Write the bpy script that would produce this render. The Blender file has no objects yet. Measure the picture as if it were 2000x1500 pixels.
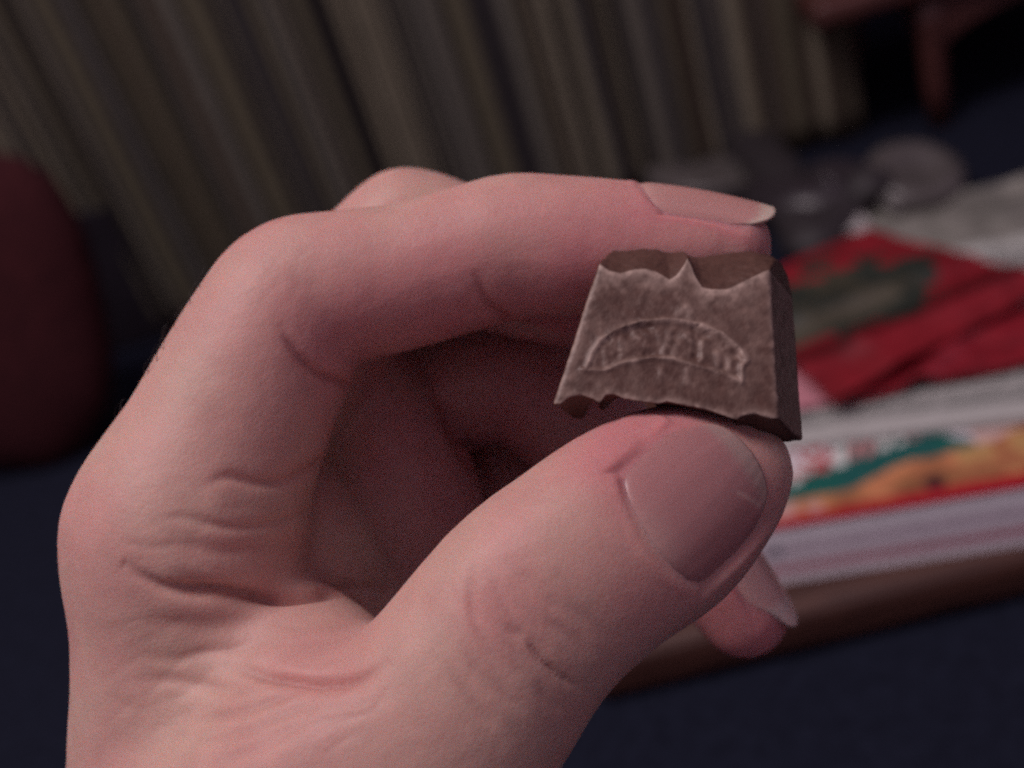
import bpy, math, random
import numpy as np
from mathutils import Matrix, Vector

random.seed(4)
rng = np.random.default_rng(7)
sc = bpy.context.scene

# ------------------------------------------------------------------ camera
F = 2144.0                      # focal length in pixels of the 2000 px wide photograph
CAM_H = 0.305                   # height of the phone above the carpet (m)
down = np.array([1230.0, -3550.0, -2144.0]); down /= np.linalg.norm(down)   # gravity in camera axes
zc = -down
fw = np.array([0, 0, -1.0])
yc = fw - fw.dot(zc) * zc; yc /= np.linalg.norm(yc)
xc = np.cross(yc, zc)
RW = np.stack([xc, yc, zc])     # camera axes -> world axes
CPOS = np.array([0, 0, CAM_H])

def cam_pt(u, v, d):            # a point d mm in front of the phone, mm in camera axes
    return np.array([(u - 1000) * d / F, (750 - v) * d / F, -d])

def to_world(P):                # camera axes in mm -> world in m
    return np.asarray(P) @ RW.T * 0.001 + CPOS

def on_plane(u, v, z=0.0):      # where the line of sight meets a level surface
    r = RW @ np.array([(u - 1000) / F, (750 - v) / F, -1.0])
    t = (z - CAM_H) / r[2]
    return CPOS + r * t

cam = bpy.data.cameras.new('camera')
cam_o = bpy.data.objects.new('camera', cam)
sc.collection.objects.link(cam_o)
m = Matrix.Identity(4)
for i in range(3):
    for j in range(3):
        m[i][j] = RW[i, j]
m[0][3], m[1][3], m[2][3] = CPOS
cam_o.matrix_world = m
cam.sensor_width = 36
cam.lens = 36 * F / 2000
cam.clip_start = 0.005
cam.clip_end = 50
cam.dof.use_dof = True
cam.dof.focus_distance = 0.124
cam.dof.aperture_fstop = 12.5
sc.camera = cam_o

# ------------------------------------------------------------------ light
w = bpy.data.worlds.new('World'); sc.world = w
w.use_nodes = True
bg = w.node_tree.nodes['Background']
bg.inputs[0].default_value = (0.57, 0.41, 0.56, 1)
bg.inputs[1].default_value = 0.44

def area(name, pos_cam, target_cam, size, power, col):
    L = bpy.data.lights.new(name, 'AREA')
    L.shape = 'DISK'; L.size = size; L.energy = power; L.color = col
    o = bpy.data.objects.new(name, L); sc.collection.objects.link(o)
    p = Vector(to_world(pos_cam)); t = Vector(to_world(target_cam))
    o.location = p
    o.rotation_euler = (t - p).to_track_quat('-Z', 'Y').to_euler()
    return o
area('room_lamp', (-640, 770, 380), (0, 0, -160), 0.55, 11.0, (1.0, 0.865, 0.885))

vs = sc.view_settings
vs.view_transform = 'Standard'; vs.look = 'None'; vs.exposure = 0.0; vs.gamma = 1.0
vs.use_curve_mapping = False
try:
    sc.cycles.use_denoising = False
    sc.cycles.pixel_filter_type = 'BLACKMAN_HARRIS'; sc.cycles.filter_width = 2.3
    sc.cycles.max_bounces = 6
    sc.cycles.use_adaptive_sampling = True; sc.cycles.adaptive_threshold = 0.06
    sc.cycles.sample_clamp_indirect = 4
except Exception:
    pass

# ------------------------------------------------------------------ helpers
def link(o, parent=None):
    sc.collection.objects.link(o)
    if parent is not None:
        o.parent = parent
    return o

def tag(o, label=None, cat=None, group=None, kind=None):
    if label: o['label'] = label
    if cat: o['category'] = cat
    if group: o['group'] = group
    if kind: o['kind'] = kind
    return o

def mesh_obj(name, V, faces, mat, parent=None, origin=None, smooth=True, colors=None):
    """V: world metres (n,3); origin: object origin; a child is placed in its parent's frame"""
    V = np.asarray(V, dtype=np.float64)
    if origin is None:
        origin = np.array([V[:, 0].mean(), V[:, 1].mean(), V[:, 2].min()])
    origin = np.asarray(origin, float)
    me = bpy.data.meshes.new(name)
    me.from_pydata((V - origin).tolist(), [], faces if isinstance(faces, list) else faces.tolist())
    me.update()
    if smooth:
        me.polygons.foreach_set('use_smooth', np.ones(len(me.polygons), bool))
    if colors is not None:
        a = me.color_attributes.new('Col', 'FLOAT_COLOR', 'POINT')
        c = np.ones((len(V), 4), np.float32); c[:, :3] = colors
        a.data.foreach_set('color', c.ravel())
    me.materials.append(mat)
    o = bpy.data.objects.new(name, me)
    link(o, parent)
    if parent is not None:
        o.location = Vector(origin) - parent.location
    else:
        o.location = origin
    return o

def new_mat(name):
    mt = bpy.data.materials.new(name); mt.use_nodes = True
    nt = mt.node_tree
    return mt, nt, nt.nodes['Principled BSDF']

def node(nt, typ, **kw):
    n = nt.nodes.new(typ)
    for k, v in kw.items():
        setattr(n, k, v)
    return n

def srgb(r, g, b):
    f = lambda c: ((c / 255 + 0.055) / 1.055) ** 2.4 if c > 10 else c / 255 / 12.92
    return np.array([f(r), f(g), f(b)])

def vcol_mat(name, rough=0.6, noise_scale=300, noise_amt=0.25, bump=0.0, bump_scale=800, spec=0.4, detail=4):
    """colour from the mesh's own print, with grain and fine relief"""
    mt, nt, p = new_mat(name)
    at = node(nt, 'ShaderNodeAttribute', attribute_name='Col')
    tc = node(nt, 'ShaderNodeTexCoord')
    nz = node(nt, 'ShaderNodeTexNoise'); nz.inputs['Scale'].default_value = noise_scale; nz.inputs['Detail'].default_value = detail
    nt.links.new(tc.outputs['Object'], nz.inputs['Vector'])
    mr = node(nt, 'ShaderNodeMapRange'); mr.inputs['To Min'].default_value = 1 - noise_amt; mr.inputs['To Max'].default_value = 1 + noise_amt
    mr.inputs['From Min'].default_value = 0.25; mr.inputs['From Max'].default_value = 0.75
    nt.links.new(nz.outputs['Fac'], mr.inputs['Value'])
    mx = node(nt, 'ShaderNodeVectorMath', operation='SCALE')
    nt.links.new(at.outputs['Color'], mx.inputs[0]); nt.links.new(mr.outputs['Result'], mx.inputs['Scale'])
    nt.links.new(mx.outputs[0], p.inputs['Base Color'])
    p.inputs['Roughness'].default_value = rough
    p.inputs['Specular IOR Level'].default_value = spec
    if bump:
        n2 = node(nt, 'ShaderNodeTexNoise'); n2.inputs['Scale'].default_value = bump_scale; n2.inputs['Detail'].default_value = 5
        nt.links.new(tc.outputs['Object'], n2.inputs['Vector'])
        b = node(nt, 'ShaderNodeBump'); b.inputs['Strength'].default_value = bump; b.inputs['Distance'].default_value = 0.0006
        nt.links.new(n2.outputs['Fac'], b.inputs['Height']); nt.links.new(b.outputs['Normal'], p.inputs['Normal'])
    return mt

def noise3(P, seed, scale):
    """smooth value noise at points P, about -1..1"""
    Q = P * scale
    i = np.floor(Q).astype(np.int64); f = Q - i; f = f * f * (3 - 2 * f)
    def h(a):
        n = (a[:, 0] * 73856093) ^ (a[:, 1] * 19349663) ^ (a[:, 2] * 83492791) ^ (seed * 2654435)
        n = (n ^ (n >> 13)) * 1274126177 & 0x7fffffff
        n = (n ^ (n >> 16)) * 668265263 & 0x7fffffff
        return (n % 65536) / 32768.0 - 1
    out = np.zeros(len(P))
    for dx in (0, 1):
        for dy in (0, 1):
            for dz in (0, 1):
                wgt = (f[:, 0] if dx else 1 - f[:, 0]) * (f[:, 1] if dy else 1 - f[:, 1]) * (f[:, 2] if dz else 1 - f[:, 2])
                out += wgt * h(i + np.array([dx, dy, dz]))
    return out

def fbm(P, seed, scale, oct=4):
    o = 0; a = 0.5
    for k in range(oct):
        o = o + a * noise3(P, seed + k, scale * 2 ** k); a *= 0.5
    return o

def smin(a, b, k):
    h = np.clip(0.5 + 0.5 * (b - a) / k, 0, 1)
    return b * (1 - h) + a * h - k * h * (1 - h)

def smax(a, b, k):
    return -smin(-a, -b, k)

def surface_nets(G, lo, h):
    """quads of the zero level of grid G (negative inside)"""
    nx, ny, nz = G.shape
    ins = G < 0
    cs = np.zeros((nx - 1, ny - 1, nz - 1), np.int8)
    for dx in (0, 1):
        for dy in (0, 1):
            for dz in (0, 1):
                cs += ins[dx:nx - 1 + dx, dy:ny - 1 + dy, dz:nz - 1 + dz]
    act = (cs > 0) & (cs < 8)
    idx = -np.ones(act.shape, np.int64)
    C = np.argwhere(act)
    idx[act] = np.arange(len(C))
    acc = np.zeros((len(C), 3)); cnt = np.zeros(len(C))
    corners = [(a, b, c) for a in (0, 1) for b in (0, 1) for c in (0, 1)]
    for a in corners:
        for ax in range(3):
            if a[ax] == 0:
                b = list(a); b[ax] = 1
                ga = G[C[:, 0] + a[0], C[:, 1] + a[1], C[:, 2] + a[2]]
                gb = G[C[:, 0] + b[0], C[:, 1] + b[1], C[:, 2] + b[2]]
                s = (ga < 0) != (gb < 0)
                t = np.where(s, ga / np.where(s, ga - gb, 1), 0)
                p = np.tile(np.array(a, float), (len(C), 1)); p[:, ax] = t
                acc[s] += p[s]; cnt[s] += 1
    V = lo + h * (C + acc / cnt[:, None])
    Q = []
    for ax in range(3):
        o = [x for x in range(3) if x != ax]
        sl0 = [slice(1, -1)] * 3; sl1 = [slice(1, -1)] * 3
        sl0[ax] = slice(0, G.shape[ax] - 1); sl1[ax] = slice(1, G.shape[ax])
        e0 = ins[tuple(sl0)]; e1 = ins[tuple(sl1)]
        E = np.argwhere(e0 != e1)
        sgn = e0[E[:, 0], E[:, 1], E[:, 2]]
        base = E.copy()
        base[:, o[0]] += 1; base[:, o[1]] += 1
        def cell(d0, d1):
            c = base.copy(); c[:, o[0]] -= d0; c[:, o[1]] -= d1
            return idx[c[:, 0], c[:, 1], c[:, 2]]
        q = np.stack([cell(1, 1), cell(0, 1), cell(0, 0), cell(1, 0)], 1)
        flip = sgn if ax != 1 else ~sgn
        q[~flip] = q[~flip][:, ::-1]
        Q.append(q)
    return V, np.concatenate(Q)

def sdf_mesh(fn, lo, hi, h, margin=3.0, block=8, chunk=400):
    lo = np.array(lo, float); hi = np.array(hi, float)
    n = np.ceil((hi - lo) / (h * block)).astype(int)
    N = n * block + 1
    bc = np.stack(np.meshgrid(*[np.arange(k) for k in n], indexing='ij'), -1).reshape(-1, 3)
    cen = lo + (bc + 0.5) * block * h
    d = fn(cen)
    G = np.full(tuple(N), 9.0, np.float32)
    far_in = d < 0
    keep = np.abs(d) < block * h * 0.87 + margin
    for b in bc[far_in & ~keep]:
        i = b * block
        G[i[0]:i[0] + block + 1, i[1]:i[1] + block + 1, i[2]:i[2] + block + 1] = -9
    kb = bc[keep]
    loc = np.stack(np.meshgrid(*[np.arange(block + 1)] * 3, indexing='ij'), -1).reshape(-1, 3)
    CH = chunk
    for s in range(0, len(kb), CH):
        I = (kb[s:s + CH, None, :] * block + loc[None]).reshape(-1, 3)
        val = fn(lo + I * h)
        G[I[:, 0], I[:, 1], I[:, 2]] = val
    return surface_nets(G, lo, h)

def subdivide(V, Q, level=1):
    me = bpy.data.meshes.new('tmp'); me.from_pydata(V.tolist(), [], Q.tolist())
    ob = bpy.data.objects.new('tmp', me); sc.collection.objects.link(ob)
    md = ob.modifiers.new('s', 'SUBSURF'); md.levels = level; md.render_levels = level
    dg = bpy.context.evaluated_depsgraph_get()
    ev = ob.evaluated_get(dg).to_mesh()
    nv = len(ev.vertices); co = np.zeros(nv * 3); ev.vertices.foreach_get('co', co)
    fq = np.zeros(len(ev.loops), np.int32); ev.loops.foreach_get('vertex_index', fq)
    out = co.reshape(-1, 3).copy(), fq.reshape(-1, 4).copy()
    ob.evaluated_get(dg).to_mesh_clear()
    bpy.data.objects.remove(ob); bpy.data.meshes.remove(me)
    return out

def vnormals(V, Q):
    n = np.cross(V[Q[:, 2]] - V[Q[:, 0]], V[Q[:, 3]] - V[Q[:, 1]])
    I = Q.T.ravel()
    N = np.stack([np.bincount(I, np.tile(n[:, a], 4), len(V)) for a in range(3)], 1)
    return N / (np.linalg.norm(N, axis=1)[:, None] + 1e-12)

def smooth_mesh(V, Q, it, lam=0.5):
    e = np.concatenate([Q[:, [0, 1]], Q[:, [1, 2]], Q[:, [2, 3]], Q[:, [3, 0]]])
    a = np.concatenate([e[:, 0], e[:, 1]]); b = np.concatenate([e[:, 1], e[:, 0]])
    c = np.bincount(a, minlength=len(V))[:, None]
    for _ in range(it):
        S = np.stack([np.bincount(a, V[b, k], len(V)) for k in range(3)], 1)
        V = V + lam * (S / c - V)
    return V

def project(V):
    d = -V[:, 2]
    return 1000 + F * V[:, 0] / d, 750 - F * V[:, 1] / d, d

def poly_dist(u, v, pts):
    """distance to a polyline and the fraction of its length where it is nearest"""
    best = np.full(len(u), 1e9); fr = np.zeros(len(u))
    L = [0]
    for a, b in zip(pts[:-1], pts[1:]):
        L.append(L[-1] + math.hypot(b[0] - a[0], b[1] - a[1]))
    for k, (a, b) in enumerate(zip(pts[:-1], pts[1:])):
        ax, ay = a; dx, dy = b[0] - ax, b[1] - ay
        t = np.clip(((u - ax) * dx + (v - ay) * dy) / (dx * dx + dy * dy), 0, 1)
        dd = np.hypot(u - ax - t * dx, v - ay - t * dy)
        m_ = dd < best
        best[m_] = dd[m_]; fr[m_] = ((L[k] + t * (L[k + 1] - L[k])) / L[-1])[m_]
    return best, fr

# ------------------------------------------------------------------ setting
def fabric_mat(name, c1, c2, scale, rough=0.95, bump=0.4):
    mt, nt, p = new_mat(name)
    tc = node(nt, 'ShaderNodeTexCoord')
    nz = node(nt, 'ShaderNodeTexNoise'); nz.inputs['Scale'].default_value = scale; nz.inputs['Detail'].default_value = 6; nz.inputs['Roughness'].default_value = 0.7
    nt.links.new(tc.outputs['Object'], nz.inputs['Vector'])
    cr = node(nt, 'ShaderNodeValToRGB')
    cr.color_ramp.elements[0].color = (*c1, 1); cr.color_ramp.elements[1].color = (*c2, 1)
    cr.color_ramp.elements[0].position = 0.32; cr.color_ramp.elements[1].position = 0.7
    nt.links.new(nz.outputs['Fac'], cr.inputs['Fac']); nt.links.new(cr.outputs['Color'], p.inputs['Base Color'])
    p.inputs['Roughness'].default_value = rough; p.inputs['Specular IOR Level'].default_value = 0.15
    b = node(nt, 'ShaderNodeBump'); b.inputs['Strength'].default_value = bump; b.inputs['Distance'].default_value = 0.003
    nt.links.new(nz.outputs['Fac'], b.inputs['Height']); nt.links.new(b.outputs['Normal'], p.inputs['Normal'])
    return mt

carpet_m = fabric_mat('carpet_pile', (0.004, 0.005, 0.012), (0.011, 0.014, 0.028), 160)
n = 60
gx, gy = np.meshgrid(np.linspace(-3, 3, n), np.linspace(-1.5, 4, n), indexing='ij')
V = np.stack([gx.ravel(), gy.ravel(), np.zeros(n * n)], 1)
def grid_faces(a, b):
    I = np.arange(a * b).reshape(a, b)
    return np.stack([I[:-1, :-1].ravel(), I[1:, :-1].ravel(), I[1:, 1:].ravel(), I[:-1, 1:].ravel()], 1)
tag(mesh_obj('carpet', V, grid_faces(n, n), carpet_m, origin=(0, 0, 0)), kind='structure')

wall_m = fabric_mat('wall_paint', (0.030, 0.016, 0.020), (0.045, 0.024, 0.030), 8, 0.9, 0.05)
WY = on_plane(1690, 250)[1] + 0.55
V = np.array([[-3, WY, 0], [3, WY, 0], [3, WY, 2.6], [-3, WY, 2.6]])
tag(mesh_obj('back_wall', V, [[0, 1, 2, 3]], wall_m, smooth=False), kind='structure')

# ---- striped curtain hanging to the carpet
def striped_curtain():
    A = on_plane(-160, 790); B = on_plane(1690, 262)
    D = B - A; Lc = np.linalg.norm(D); D /= Lc
    Nn = np.array([D[1], -D[0], 0])
    ns, nt_ = 1100, 40
    s = np.linspace(0, 1, ns); t = np.linspace(0, 1, nt_)
    S, T = np.meshgrid(s, t, indexing='ij')
    P1 = np.stack([S.ravel() * 40, T.ravel() * 1.2, np.zeros(S.size)], 1)
    warp = fbm(P1, 31, 0.6, 2).reshape(S.shape) * 0.010
    X = S * Lc + warp
    fold = 0.0018 * np.sin(X * 2 * np.pi / 0.047 + 1.5 * np.sin(X * 23)) + 0.0022 * np.sin(X * 2 * np.pi / 0.024 + 2)
    fold += 0.003 * fbm(P1, 5, 1.3, 3).reshape(S.shape)
    H = 0.75
    z0 = 0.003
    V = A[None, None] + D * (S * Lc)[..., None] + Nn * fold[..., None]
    V[..., 2] = z0 + T * (H - z0)
    st = np.zeros_like(X)
    r = np.random.default_rng(11)
    x = 0.0; cols = np.zeros(X.shape + (3,))
    pal = [(0.088, 0.078, 0.052), (0.145, 0.130, 0.092), (0.105, 0.098, 0.080), (0.022, 0.019, 0.018), (0.052, 0.040, 0.030), (0.034, 0.031, 0.032)]
    edges = []; k = 0
    while x < Lc + 0.1:
        k += 1; wd = r.choice([0.004, 0.006, 0.008, 0.011]) * r.uniform(0.7, 1.3)
        edges.append((x, x + wd, pal[r.integers(0, 3) + 3 * (k % 2)])); x += wd
    for a, b, c in edges:
        mk = (X >= a - 0.02) & (X < b) if a == 0 else (X >= a) & (X < b)
        cols[mk] = c
    mt = vcol_mat('curtain_weave', rough=0.95, noise_scale=420, noise_amt=0.35, bump=0.5, bump_scale=900, spec=0.1)
    o = mesh_obj('striped_curtain', V.reshape(-1, 3), grid_faces(ns, nt_)[:, ::-1], mt, colors=cols.reshape(-1, 3))
    md = o.modifiers.new('thick', 'SOLIDIFY'); md.thickness = 0.002
    tag(o, 'tan and dark grey striped curtain hanging in narrow folds behind the hand', 'curtain')
striped_curtain()

# ---- dark box standing before the curtain
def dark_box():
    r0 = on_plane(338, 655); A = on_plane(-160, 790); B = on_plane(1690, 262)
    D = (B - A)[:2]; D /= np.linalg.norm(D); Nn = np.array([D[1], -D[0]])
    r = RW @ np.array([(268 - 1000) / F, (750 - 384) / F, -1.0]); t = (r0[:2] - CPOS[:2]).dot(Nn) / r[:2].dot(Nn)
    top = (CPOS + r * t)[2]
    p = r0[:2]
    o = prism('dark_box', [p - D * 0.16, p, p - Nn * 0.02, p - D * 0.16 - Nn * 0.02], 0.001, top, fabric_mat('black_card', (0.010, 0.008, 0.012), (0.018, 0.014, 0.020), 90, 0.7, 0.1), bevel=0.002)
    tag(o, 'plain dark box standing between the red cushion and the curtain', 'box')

# ---- boxes
def wood_mat(name, c1, c2, scale=14):
    mt, nt, p = new_mat(name)
    tc = node(nt, 'ShaderNodeTexCoord'); mp = node(nt, 'ShaderNodeMapping'); mp.inputs['Scale'].default_value = (1.2, 14, 14)
    nz = node(nt, 'ShaderNodeTexNoise'); nz.inputs['Scale'].default_value = scale; nz.inputs['Detail'].default_value = 6; nz.inputs['Distortion'].default_value = 0.6
    nt.links.new(tc.outputs['Object'], mp.inputs['Vector']); nt.links.new(mp.outputs['Vector'], nz.inputs['Vector'])
    cr = node(nt, 'ShaderNodeValToRGB')
    cr.color_ramp.elements[0].color = (*c1, 1); cr.color_ramp.elements[1].color = (*c2, 1)
    cr.color_ramp.elements[0].position = 0.3; cr.color_ramp.elements[1].position = 0.7
    nt.links.new(nz.outputs['Fac'], cr.inputs['Fac']); nt.links.new(cr.outputs['Color'], p.inputs['Base Color'])
    p.inputs['Roughness'].default_value = 0.45
    b = node(nt, 'ShaderNodeBump'); b.inputs['Strength'].default_value = 0.2; b.inputs['Distance'].default_value = 0.001
    nt.links.new(nz.outputs['Fac'], b.inputs['Height']); nt.links.new(b.outputs['Normal'], p.inputs['Normal'])
    return mt

def prism(name, base, z0, z1, mat, parent=None, bevel=0.002, origin=None):
    """upright prism over a ground polygon"""
    k = len(base)
    V = [(p[0], p[1], z0) for p in base] + [(p[0], p[1], z1) for p in base]
    area2 = sum(base[i][0] * base[(i + 1) % k][1] - base[(i + 1) % k][0] * base[i][1] for i in range(k))
    fs = [list(range(k))[::-1], list(range(k, 2 * k))] + [[i, (i + 1) % k, k + (i + 1) % k, k + i] for i in range(k)]
    if area2 < 0:
        fs = [f[::-1] for f in fs]
    o = mesh_obj(name, V, fs, mat, parent, origin=origin, smooth=False)
    if bevel:
        md = o.modifiers.new('bevel', 'BEVEL'); md.width = bevel; md.segments = 3
    return o

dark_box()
BT = 0.022     # top of the board
e0, e1 = on_plane(1200, 1360, 0.004), on_plane(2000, 1160, 0.004)
ed = (e1 - e0)[:2]; ed /= np.linalg.norm(ed); en = np.array([-ed[1], ed[0]])
b0 = e0[:2] - ed * 0.008
base = [b0, b0 + ed * 0.46, b0 + ed * 0.46 + en * 0.17, b0 + en * 0.17]
board = prism('wooden_board', base, 0.001, BT, wood_mat('stained_wood', (0.035, 0.014, 0.010), (0.085, 0.034, 0.022)), bevel=0.006)
board['label'] = 'reddish brown wooden board lying on the carpet under the printed box'; board['category'] = 'board'

# ---- printed box: white front side, food picture and green banner on top
def sheet(name, c00, c10, c11, c01, ns, nt_, z, heightfn, colfn, thick, mat, parent=None):
    s, t = np.linspace(0, 1, ns), np.linspace(0, 1, nt_)
    S, T = np.meshgrid(s, t, indexing='ij')
    c = [np.array(q[:2]) for q in (c00, c10, c11, c01)]
    XY = ((1 - S) * (1 - T))[..., None] * c[0] + (S * (1 - T))[..., None] * c[1] + (S * T)[..., None] * c[2] + ((1 - S) * T)[..., None] * c[3]
    Z = z + heightfn(S, T)
    top = np.concatenate([XY, Z[..., None]], -1).reshape(-1, 3)
    bot = top.copy(); bot[:, 2] -= thick
    Ft = grid_faces(ns, nt_); nb = len(top)
    I = np.arange(nb).reshape(ns, nt_)
    ring = np.concatenate([I[:, 0], I[-1, 1:], I[-2::-1, -1], I[0, -2:0:-1]])
    r2 = np.roll(ring, -1)
    side = np.stack([ring, ring + nb, r2 + nb, r2], 1)
    col = colfn(S, T).reshape(-1, 3)
    e1_ = np.append(c[1] - c[0], 0); e2_ = np.append(c[3] - c[0], 0)
    faces = np.concatenate([Ft, (Ft + nb)[:, ::-1], side])
    if np.cross(e1_, e2_)[2] < 0:
        faces = faces[:, ::-1]
    return mesh_obj(name, np.concatenate([top, bot]), faces, mat, parent, smooth=False, colors=np.concatenate([col, col]))

paper_m = vcol_mat('printed_card', rough=0.5, noise_scale=260, noise_amt=0.10, bump=0.05)
BX = 0.026 + BT
f0, f1 = on_plane(1490, 1035, BX), on_plane(2000, 948, BX)
fd = (f1 - f0)[:2]; fd /= np.linalg.norm(fd); fn_ = np.array([-fd[1], fd[0]])
W0 = f0[:2] - fd * 0.014
BL, BD = 0.30, 0.105
box_root = bpy.data.objects.new('printed_box', None); link(box_root)
box_root.location = (W0[0], W0[1], BT)
tag(box_root, 'white printed food box with red line, green banner and orange picture on top', 'box')
def box_top_col(S, T):
    x = S * BL * 1000; y = T * BD * 1000      # mm along / away from the near edge
    P = np.stack([x.ravel(), y.ravel(), np.zeros(x.size)], 1)
    n1 = fbm(P, 3, 0.09, 4).reshape(x.shape); n2 = fbm(P, 9, 0.35, 3).reshape(x.shape)
    c = np.zeros(x.shape + (3,)); c[:] = (0.62, 0.60, 0.62)
    food = np.array([0.42, 0.165, 0.075])[None, None] * (1 + 0.9 * n1[..., None]) + np.array([0.16, 0.10, 0.03]) * np.clip(n2, 0, 1)[..., None]
    x0 = x - 14
    fe = 8 + 0.24 * np.clip(x0, 0, 95) + 1.6 * np.sin(x0 / 7.0) + 2.0 * n1
    m_ = y < fe; c[m_] = np.clip(food, 0.02, 1)[m_]
    pk = (n1 > 0.10) & m_ & (x0 < 30); c[pk] = (0.50, 0.30, 0.26)
    yl = (n1 > 0.05) & m_ & (x0 > 70); c[yl] = (0.44, 0.26, 0.10)
    ol = np.hypot((x0 - 60) / 1.0, (y - 9) / 1.3) < 3.4; c[ol] = (0.06, 0.02, 0.02)
    gt = 22 + 0.28 * x0
    g = (y >= fe) & (y < gt) & (x0 > 2) & (x0 < 82 - 1.2 * (y - fe)); c[g] = (0.008, 0.105, 0.085)
    g2 = (y >= fe) & (y < gt + 12) & (x0 > 30) & (x0 < 66); c[g2] = (0.010, 0.095, 0.085)
    pkr = (y > fe) & (x0 > 78); c[pkr] = (0.56, 0.40, 0.36)
    # unreadable pale lettering strokes on the banner and red ones beside it
    r = np.random.default_rng(2)
    xx = 3.0
    while xx < 76:
        wd = r.uniform(2.6, 4.4); h0 = r.uniform(-1, 2); hh = r.uniform(8, 12)
        k = (x0 > xx + 0.15 * (y - 30)) & (x0 < xx + wd + 0.15 * (y - 30)) & (y > gt - 4 + h0) & (y < gt - 4 + h0 + hh)
        c[k] = (0.62, 0.64, 0.60) if r.random() < 0.7 else (0.50, 0.22, 0.22)
        xx += wd + r.uniform(1.2, 2.6)
    rd = (y > gt - 2) & (y < gt + 14) & (((x0 > 4) & (x0 < 30) & (n2 > 0.02)) | ((x0 > 62) & (x0 < 74) & (n2 > -0.1))); c[rd] = (0.36, 0.016, 0.025)
    dk = (y > gt + 10) & (x0 > 30) & (x0 < 70) & (n1 > 0.0); c[dk] = (0.05, 0.05, 0.06)
    c[y < 4.2 + 0.03 * x0] = (0.36, 0.010, 0.020)
    return c
def lid_h(S, T): return 0.0006 * np.sin(S * 9) * np.sin(T * 3)
sheet('lid', W0, W0 + fd * BL, W0 + fd * BL + fn_ * BD, W0 + fn_ * BD, 420, 190, BX, lid_h, box_top_col, 0.0008, paper_m, box_root)
# front side wall, printed with a pink line and a small dark star
ns, nt_ = 420, 60
S, T = np.meshgrid(np.linspace(0, 1, ns), np.linspace(0, 1, nt_), indexing='ij')
XY = W0 + (S * BL)[..., None] * fd - 0.0006 * fn_
V = np.concatenate([XY, (BT + 0.0005 + T * (BX - BT - 0.0015))[..., None]], -1).reshape(-1, 3)
x0 = S * BL * 1000 - 14; hh = T * 26
c = np.zeros(S.shape + (3,)); c[:] = (0.86, 0.84, 0.85)
c[(hh > 5.2) & (hh < 8.6)] = (0.42, 0.07, 0.12)
c[(hh > 13.5) & (hh < 17)] = (0.58, 0.48, 0.54)
ang = np.arctan2(hh - 16, x0 - 3.0); rr = np.hypot(hh - 16, x0 - 3.0)
c[rr < 1.9 + 0.9 * np.cos(5 * ang)] = (0.03, 0.05, 0.10)
o = mesh_obj('front_side', V, grid_faces(ns, nt_), paper_m, box_root, smooth=False, colors=c.reshape(-1, 3))
card_m, nt, p = new_mat('white_card'); p.inputs['Base Color'].default_value = (0.60, 0.58, 0.60, 1); p.inputs['Roughness'].default_value = 0.6
prism('carton', [W0 + fn_ * 0.0002, W0 + fd * BL + fn_ * 0.0002, W0 + fd * BL + fn_ * BD, W0 + fn_ * BD], BT + 0.0004, BX - 0.0016, card_m, box_root, bevel=0)

# ---- folded newspaper on the far half of the box
def news_col(S, T):
    x = S * 300; y = T * 130
    P = np.stack([x.ravel(), y.ravel(), np.zeros(x.size)], 1)
    nz_ = fbm(P, 21, 0.5, 3).reshape(x.shape)
    c = np.zeros(x.shape + (3,)); c[:] = (0.36, 0.36, 0.34)
    ln = (np.mod(y, 3.0) < 1.5) & (nz_ > -0.25) & (y > 9)
    c[ln] = (0.07, 0.075, 0.07)
    return c
NP = BX + 0.007
g0, g1 = on_plane(1490, 862, NP), on_plane(2000, 800, NP)
gd = (g1 - g0)[:2]; gd /= np.linalg.norm(gd); gn = np.array([-gd[1], gd[0]])
def news_h(S, T): return -0.0045 * np.exp(-T * 14) + 0.001 * np.sin(S * 7 + T * 2)
news = sheet('newspaper', g0[:2], g0[:2] + gd * 0.30, g0[:2] + gd * 0.30 + gn * 0.12, g0[:2] + gn * 0.12, 260, 140, NP, news_h, news_col, 0.0022,
             vcol_mat('newsprint', rough=0.8, noise_scale=300, noise_amt=0.12))
tag(news, 'folded grey newspaper lying across the far half of the printed box', 'newspaper')

# ---- creased red wrapper with a green and gold emblem
def red_h(S, T):
    def ridge(s0, t0, s1, t1, wd):
        L2 = math.hypot(s1 - s0, t1 - t0)
        d = np.abs((S - s0) * (t1 - t0) - (T - t0) * (s1 - s0)) / L2
        return np.exp(-(d / wd) ** 2)
    h = 0.003 * ridge(0.75, 0.0, 0.85, 1.0, 0.10) + 0.002 * ridge(0.0, 0.2, 1.0, 0.3, 0.07)
    h += 0.0025 * ridge(0.4, 0.0, 0.6, 1.0, 0.06)
    P = np.stack([S.ravel() * 3, T.ravel() * 3, np.zeros(S.size)], 1)
    return np.clip(h + 0.002 * fbm(P, 41, 1.6, 3).reshape(S.shape) + 0.002, 0.0, 1)
def red_col(S, T):
    P = np.stack([S.ravel() * 6, T.ravel() * 6, np.zeros(S.size)], 1)
    nz_ = fbm(P, 51, 1.5, 3).reshape(S.shape)
    c = np.zeros(S.shape + (3,)); c[:] = np.array([0.190, 0.010, 0.017]) * (1 + 0.5 * nz_[..., None])
    e = ((S - 0.42) / 0.30) ** 2 + ((T - 0.50) / 0.36) ** 2 + 1.3 * nz_
    c[e < 1] = (0.024, 0.030, 0.024)
    c[(e < 1) & (nz_ > 0.03)] = (0.044, 0.042, 0.028)
    c[(np.abs(S - 0.56) < 0.07) & (T < 0.62)] = (0.070, 0.064, 0.045)
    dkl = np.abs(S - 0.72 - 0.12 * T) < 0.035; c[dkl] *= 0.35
    return c
RP = NP + 0.004
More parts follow.
